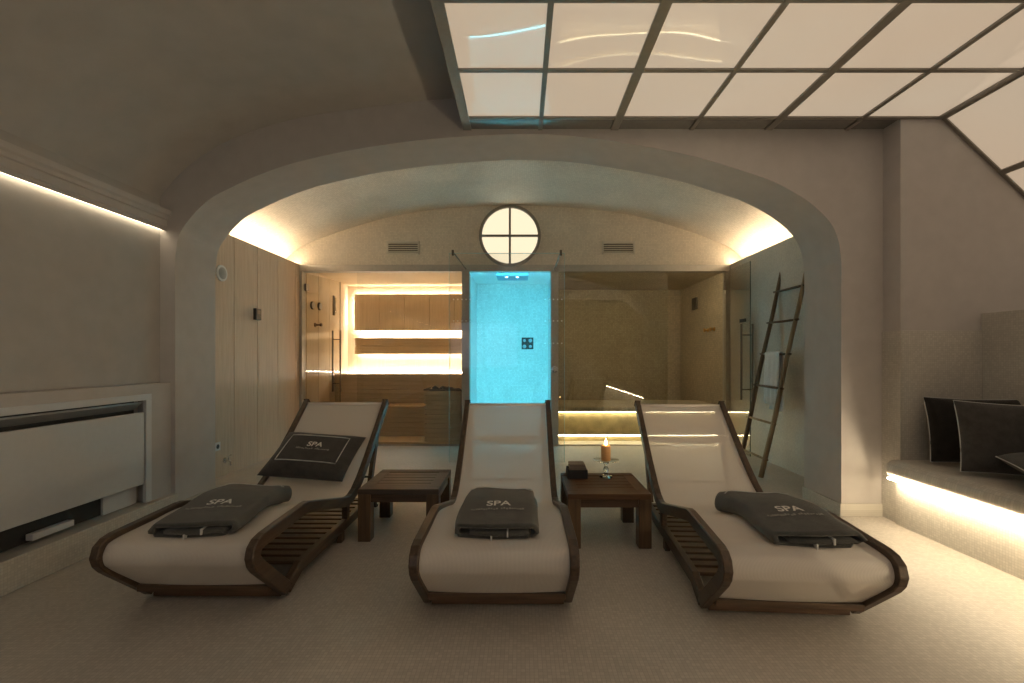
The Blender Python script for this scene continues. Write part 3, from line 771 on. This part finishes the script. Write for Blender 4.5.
# folded towels on the loungers
def towel(key, xc, s0, L, yaw, label, W=.36):
    """towel: local y from 0 (front) to L; the base follows the sling"""
    (lx, ly), a = LG[key]
    R = Matrix.Rotation(a, 3, 'Z'); base = Vector((lx, ly, 0)) + R @ Vector((xc, s0, 0))
    z0 = sling_z(s0)
    t = thing('folded_towel', (base.x, base.y, z0), label, 'towel', 'folded charcoal towels on the loungers', rot=a+yaw, local=True)
    cy, sy = math.cos(yaw), math.sin(yaw)
    def surf(x, y):       # sling height under the towel's local point
        lsx = xc + cy*x - sy*y; lss = s0 + sy*x + cy*y
        u = max(-1, min(1, lsx/.306))
        return sling_z(lss) - .012*(1-u*u) - z0 + .004
    h = W/2
    path = [(-h+.06, .031), (0, .033), (h-.055, .031)]
    for k in range(1, 5): path.append((h-.055+.011*math.sin(k*PI/5)*1.2, .020+.011*math.cos(k*PI/5)))
    path += [(h-.055, .009), (0, .009), (-h+.022, .009)]
    for k in range(1, 7): path.append((-h+.022-.021*math.sin(k*PI/7)*.95, .031-.022*math.cos(k*PI/7)))
    path += [(-h+.022, .053), (-h*.5, .056), (0, .057), (h*.5, .056), (h-.022, .053)]
    for k in range(1, 6): path.append((h-.022+.021*math.sin(k*PI/6), .033+.020*math.cos(k*PI/6)))
    path += [(h-.03, .014+.002)]
    n = len(path); Lp = []; Rp = []; w = .0165
    for i in range(n):
        p = Vector(path[i]); d = (Vector(path[min(i+1, n-1)])-Vector(path[max(i-1, 0)])).normalized(); nn = Vector((-d.y, d.x))
        Lp.append(p+nn*w/2); Rp.append(p-nn*w/2)
    b = MB(); ring = []
    NS = 26
    for j in range(NS+1):
        y = L*j/NS
        e = max(0, (y-(L-.075))/.075)                      # rounded far end
        sx = math.sqrt(max(0.0, 1-e*e))*.28+.72 if e > 0 else 1.
        hz = (1+.85*(y/L)**1.6)*(1-.22*e**2)
        f = 1+.02*math.sin(y*9+xc*20)-.02*(1-min(1, y/.08))
        row = []
        for q in Lp+Rp[::-1]:
            x = q.x*sx*f + .003*math.sin(y*17+q.y*60)
            yy = y - .012*math.sin(q.x*14+1)*(1 if j == 0 else .4) + (.016*math.sin(q.y*150) if j == 0 else 0)
            z = q.y*hz*(1+.05*math.sin(q.x*17+y*6)*(q.y/.06)) + surf(x, yy)
            row.append(b.bm.verts.new((x, yy, z)))
        ring.append(row)
    m = len(ring[0])
    for j in range(NS):
        for i in range(m):
            b.bm.faces.new((ring[j][i], ring[j][(i+1) % m], ring[j+1][(i+1) % m], ring[j+1][i]))
    for row in (ring[0], ring[-1]):
        for i in range(n-1): b.bm.faces.new((row[i], row[i+1], row[m-2-i], row[m-1-i]))
    b.build('cloth', MT['terry'], t, True)
    def top(x, y):
        e = max(0, (y-(L-.075))/.075); hz = (1+.85*(y/L)**1.6)*(1-.22*e*e)
        zt = .0652 if abs(x) < h-.03 else .0615
        return zt*hz*(1+.05*math.sin(x*17+y*6)) + surf(x, y)
    # pale piping curve near the far end
    pts = []
    yb = L-.075
    for k in range(22):
        x = -h*.93+ (2*h*.93)*k/21
        y = yb - .12*max(0, abs(x)/h-.62)**1.5*2.4
        pts.append((x, y, top(x, y)+.001))
    MB().tube(pts, .0022, 6).build('piping', MT['piping'], t, True)
    for x, z in ((-.02, .012), (.05, .034)):
        MB().box(x-.003, x+.003, -.022, .03, z-.012, z+.014).build('hem_tag', MT['piping'], t).location.z = surf(x, 0)
    bm = text_bm('SPA', .062)
    for v in bm.verts:
        x, y = v.co.x*1.15, v.co.y*1.1+L*.34; v.co = Vector((x, y, top(x, y)+.0035))
    b = MB(); b.bm.free(); b.bm = bm; b.build('embroidered_letters', MT['thread'], t)
    b = MB(); x = -.125; rr = random.Random(3)
    while x < .125:
        w_ = rr.uniform(.004, .010)
        if abs(x) > .008:
            y = L*.34-.056+rr.uniform(-.004, .004); b.box(x, x+w_, y-.004, y+rr.uniform(.003, .012), 0, .001)
            for v in b.bm.verts:
                if v.co.z < .002: v.co.z = top(v.co.x, v.co.y)+.0035+v.co.z
        x += w_+rr.uniform(.003, .005)
    b.build('embroidered_line', MT['thread_dim'], t)
    return t
towel('left', .015, -.165, .66, math.radians(6), 'folded charcoal towel marked SPA on the lounger by the convector')
towel('middle', 0.0, -.12, .64, 0, 'folded charcoal towel marked SPA on the middle lounger')
towel('right', .09, -.13, .66, math.radians(2), 'folded charcoal towel marked SPA on the lounger by the mosaic bench')

# pillow on the left lounger
(lx, ly), a = LG['left']
s_mid = 1.10; P0 = Vector((lx-.015, ly+s_mid-.03, sling_z(s_mid)+.07))
sa, sb = .90, 1.22
dirz = Vector((0, sb-sa, sling_z(sb)-sling_z(sa)))
t = cushion('pillow', .60, .43, .12, face_matrix(P0, (1, -.07, -.055), dirz), 'charcoal pillow marked SPA with a pale border on the left lounger backrest', MT['terry_dk'], pipe=False)
def pf(x, z):
    u, v = x/.30, z/.215
    k = max(0, 1-u**4)*max(0, 1-v**4); return -.05*k**.55*1.2-.003
b = MB()
rect = []
w_, h_ = .215, .125
cs = [(-w_, -h_+.015), (w_, -h_+.015), (w_, h_+.015), (-w_, h_+.015), (-w_, -h_+.015)]
for p, q in zip(cs[:-1], cs[1:]):
    for i in range(10): x = p[0]+(q[0]-p[0])*i/10; z = p[1]+(q[1]-p[1])*i/10; rect.append((x, pf(x, z), z))
rect.append(rect[0])
b.tube(rect, .0035, 6, False).build('border', MT['piping'], t, True)
bm = text_bm('SPA', .062)
for v in bm.verts: x, z = v.co.x*1.1, v.co.y+.045; v.co = Vector((x, pf(x, z)-.002, z))
b = MB(); b.bm.free(); b.bm = bm; b.build('embroidered_letters', MT['thread'], t)
b = MB(); x = -.12; rr = random.Random(5)
while x < .12:
    w1 = rr.uniform(.004, .010)
    if abs(x) > .008:
        z = .0+rr.uniform(-.003, .003); b.box(x, x+w1, pf(x, z)-.003, pf(x, z)-.002, z-.004, z+rr.uniform(.004, .012))
    x += w1+.004
b.build('embroidered_line', MT['thread_dim'], t)

# ------------------------------------------------------------------ side tables
def table(x0, y0, label, mt):
    W = .505; H = .33
    t = thing('side_table', (x0+W/2, y0+W/2, 0), label, 'side table', 'low teak side tables')
    for i in (0, 1):
        for j in (0, 1):
            lx0 = x0+(W-.078)*i; ly0 = y0+(W-.078)*j
            MB().box(lx0, lx0+.078, ly0, ly0+.078, 0, H-.03, .004).build('leg', MT['teak_z'], t)
    b = MB(); f = .075
    b.box(x0, x0+W, y0, y0+f, H-.035, H, .004); b.box(x0, x0+W, y0+W-f, y0+W, H-.035, H, .004)
    b.box(x0, x0+f, y0+f, y0+W-f, H-.035, H-.001, .003); b.box(x0+W-f, x0+W, y0+f, y0+W-f, H-.035, H-.001, .003)
    for k in range(5):
        yy = y0+f+.004+k*.0705
        b.box(x0+f, x0+W-f, yy, yy+.066, H-.03, H-.003, .002)
    b.build('table_top', MT[mt], t)
    b = MB()
    b.box(x0+.078, x0+W-.078, y0+.012, y0+.037, H-.085, H-.035, .002); b.box(x0+.078, x0+W-.078, y0+W-.037, y0+W-.012, H-.085, H-.035, .002)
    b.box(x0+.012, x0+.037, y0+.078, y0+W-.078, H-.085, H-.035, .002); b.box(x0+W-.037, x0+W-.012, y0+.078, y0+W-.078, H-.085, H-.035, .002)
    b.build('apron', MT['teak_x'], t)
    return t
table(-1.02, 2.81, 'empty low teak side table between the left and middle loungers', 'teak_gray')
table(.283, 2.71, 'low teak side table holding the candle and napkin box', 'teak_warm_lit')
# candle on its glass stand
cx, cy = .585, 3.10
t = thing('candle_stand', (cx, cy, .33), 'clear glass cake stand style candle holder on the right side table', 'candle holder')
gl_, nt, out = new_mat('blown_glass'); g = N(nt, 'ShaderNodeBsdfGlass'); g.inputs['IOR'].default_value = 1.45; g.inputs['Color'].default_value = (.95, .95, .93, 1); nt.links.new(g.outputs[0], out.inputs[0])
MB().lathe([(.002, .0), (.045, .0), (.045, .006), (.018, .016), (.010, .03), (.018, .045), (.020, .055), (.010, .07), (.010, .085), (.022, .10), (.004, .104)], (cx, cy, .3305), 24).build('stem', gl_, t, True)
MB().lathe([(.002, .104), (.03, .105), (.087, .113), (.088, .120), (.03, .112), (.002, .112)], (cx, cy, .3305), 32).build('plate', MT['glass'], t, True)
t = thing('candle', (cx, cy, .443), 'short lit amber pillar candle on the glass stand', 'candle')
MB().lathe([(.030, 0), (.032, .004), (.032, .098), (.028, .104), (.014, .098), (.003, .097)], (cx, cy, .4445), 24).build('wax', MT['wax'], t, True)
MB().tube([(cx, cy, .540), (cx, cy, .556)], .0016, 6).build('wick', MT['black'], t)
MB().lathe([(.002, .0), (.009, .008), (.010, .016), (.005, .03), (.001, .044)], (cx, cy, .550), 14).build('flame', LED['flame'], t, True)
t = thing('napkin_box', (.385, 3.12, .33), 'black box holding folded brown napkins beside the candle', 'box')
b = MB(); x0, x1, y0, y1 = .318, .452, 3.05, 3.18
b.box(x0, x1, y0, y1, .331, .337)
for q in ((x0, x1, y0, y0+.007), (x0, x1, y1-.007, y1), (x0, x0+.007, y0+.007, y1-.007), (x1-.007, x1, y0+.007, y1-.007)): b.box(*q, .337, .389, .001)
b.build('tray', MT['black'], t)
b = MB()
for k in range(9): b.box(x0+.014+.002*math.sin(k*2), x1-.014+.002*math.sin(k*2), y0+.012, y1-.012, .3375+k*.0098, .3375+k*.0098+.0088, .002)
o = b.build('napkins', MT['napkin'], t); o['kind'] = 'stuff'

# ------------------------------------------------------------------ ladder with towel
t = thing('towel_ladder', (2.5, 4.55, 0), 'rustic wooden ladder leaning against the right wall', 'ladder')
def LX(z): return 2.305+.2185*z
def rail(y, x_off=0):
    pts = []
    for k in range(15):
        z = 2.07*k/14
        pts.append((LX(z)+.003*math.sin(k*.9+y)+.006, y+.004*math.sin(k*.6+y*2), z))
    return pts
MB().tube(rail(4.77), [.024-.0004*k for k in range(15)], 10).build('rail', MT['ladder_unlit'], t, True)
MB().tube(rail(4.33), [.024-.0004*k for k in range(15)], 10).build('rail', MT['ladder_lit'], t, True)
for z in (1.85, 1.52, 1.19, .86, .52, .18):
    MB().tube([(LX(z), 4.82, z+.004), (LX(z)+.004, 4.55, z), (LX(z), 4.28, z-.002)], [.011, .0125, .011], 8).build('rung', MT['ladder_unlit'] if z > .8 else MT['ladder_lit'], t, True)
# white towel over the third rung
xz = LX(1.19)
b = MB(); prof = []
zr = 1.19
for k in range(9): prof.append((-.026-.006*math.sin(k*.7), .68+(zr-.68)*k/8))
for k in range(1, 6): a_ = PI-k*PI/6; prof.append((.026*math.cos(a_), zr+.022*math.sin(a_)))
for k in range(9): prof.append((.026+.006*math.sin(k*.7), zr-(zr-.62)*k/8))
rws = []
for (dx_, z) in prof:
    r = []
    for i in range(17):
        y = 4.435+.255*i/16
        fold = .006*math.sin(i*1.25+z*3)*min(1, abs(z-zr)*5)
        r.append((xz+dx_+(fold if dx_ < 0 else -fold), y, z))
    rws.append(r)
b.grid(rws)
o = b.build('hanging_towel', MT['towelw'], None, True, loc=(xz, 4.56, .62))
m = o.modifiers.new('thick', 'SOLIDIFY'); m.thickness = .007; m.offset = 0
tag(o, 'white towel folded over the third rung of the ladder', 'towel')

# ------------------------------------------------------------------ camera, world, view
cam = bpy.data.cameras.new('camera'); co = bpy.data.objects.new('camera', cam); COL.objects.link(co)
co.location = (0, 0, 1.15); co.rotation_euler = (PI/2, 0, 0)
cam.sensor_width = 36; cam.lens = 450/1024*36
cam.shift_x = -9/1024; cam.shift_y = 16.5/1024
cam.clip_start = .02; cam.clip_end = 60
sc.camera = co
w = bpy.data.worlds.new('world'); sc.world = w; w.use_nodes = True
w.node_tree.nodes['Background'].inputs[0].default_value = (.02, .018, .016, 1)
w.node_tree.nodes['Background'].inputs[1].default_value = 1
sc.view_settings.view_transform = 'Standard'; sc.view_settings.look = 'None'
sc.view_settings.exposure = 0; sc.view_settings.gamma = 1; sc.view_settings.use_curve_mapping = False
sc.cycles.use_denoising = True
sc.cycles.max_bounces = 10; sc.cycles.transparent_max_bounces = 16
sc.cycles.sample_clamp_indirect = 6
sc.cycles.caustics_reflective = False; sc.cycles.caustics_refractive = False
for o in bpy.data.objects:
    if '_local' in o: del o['_local']
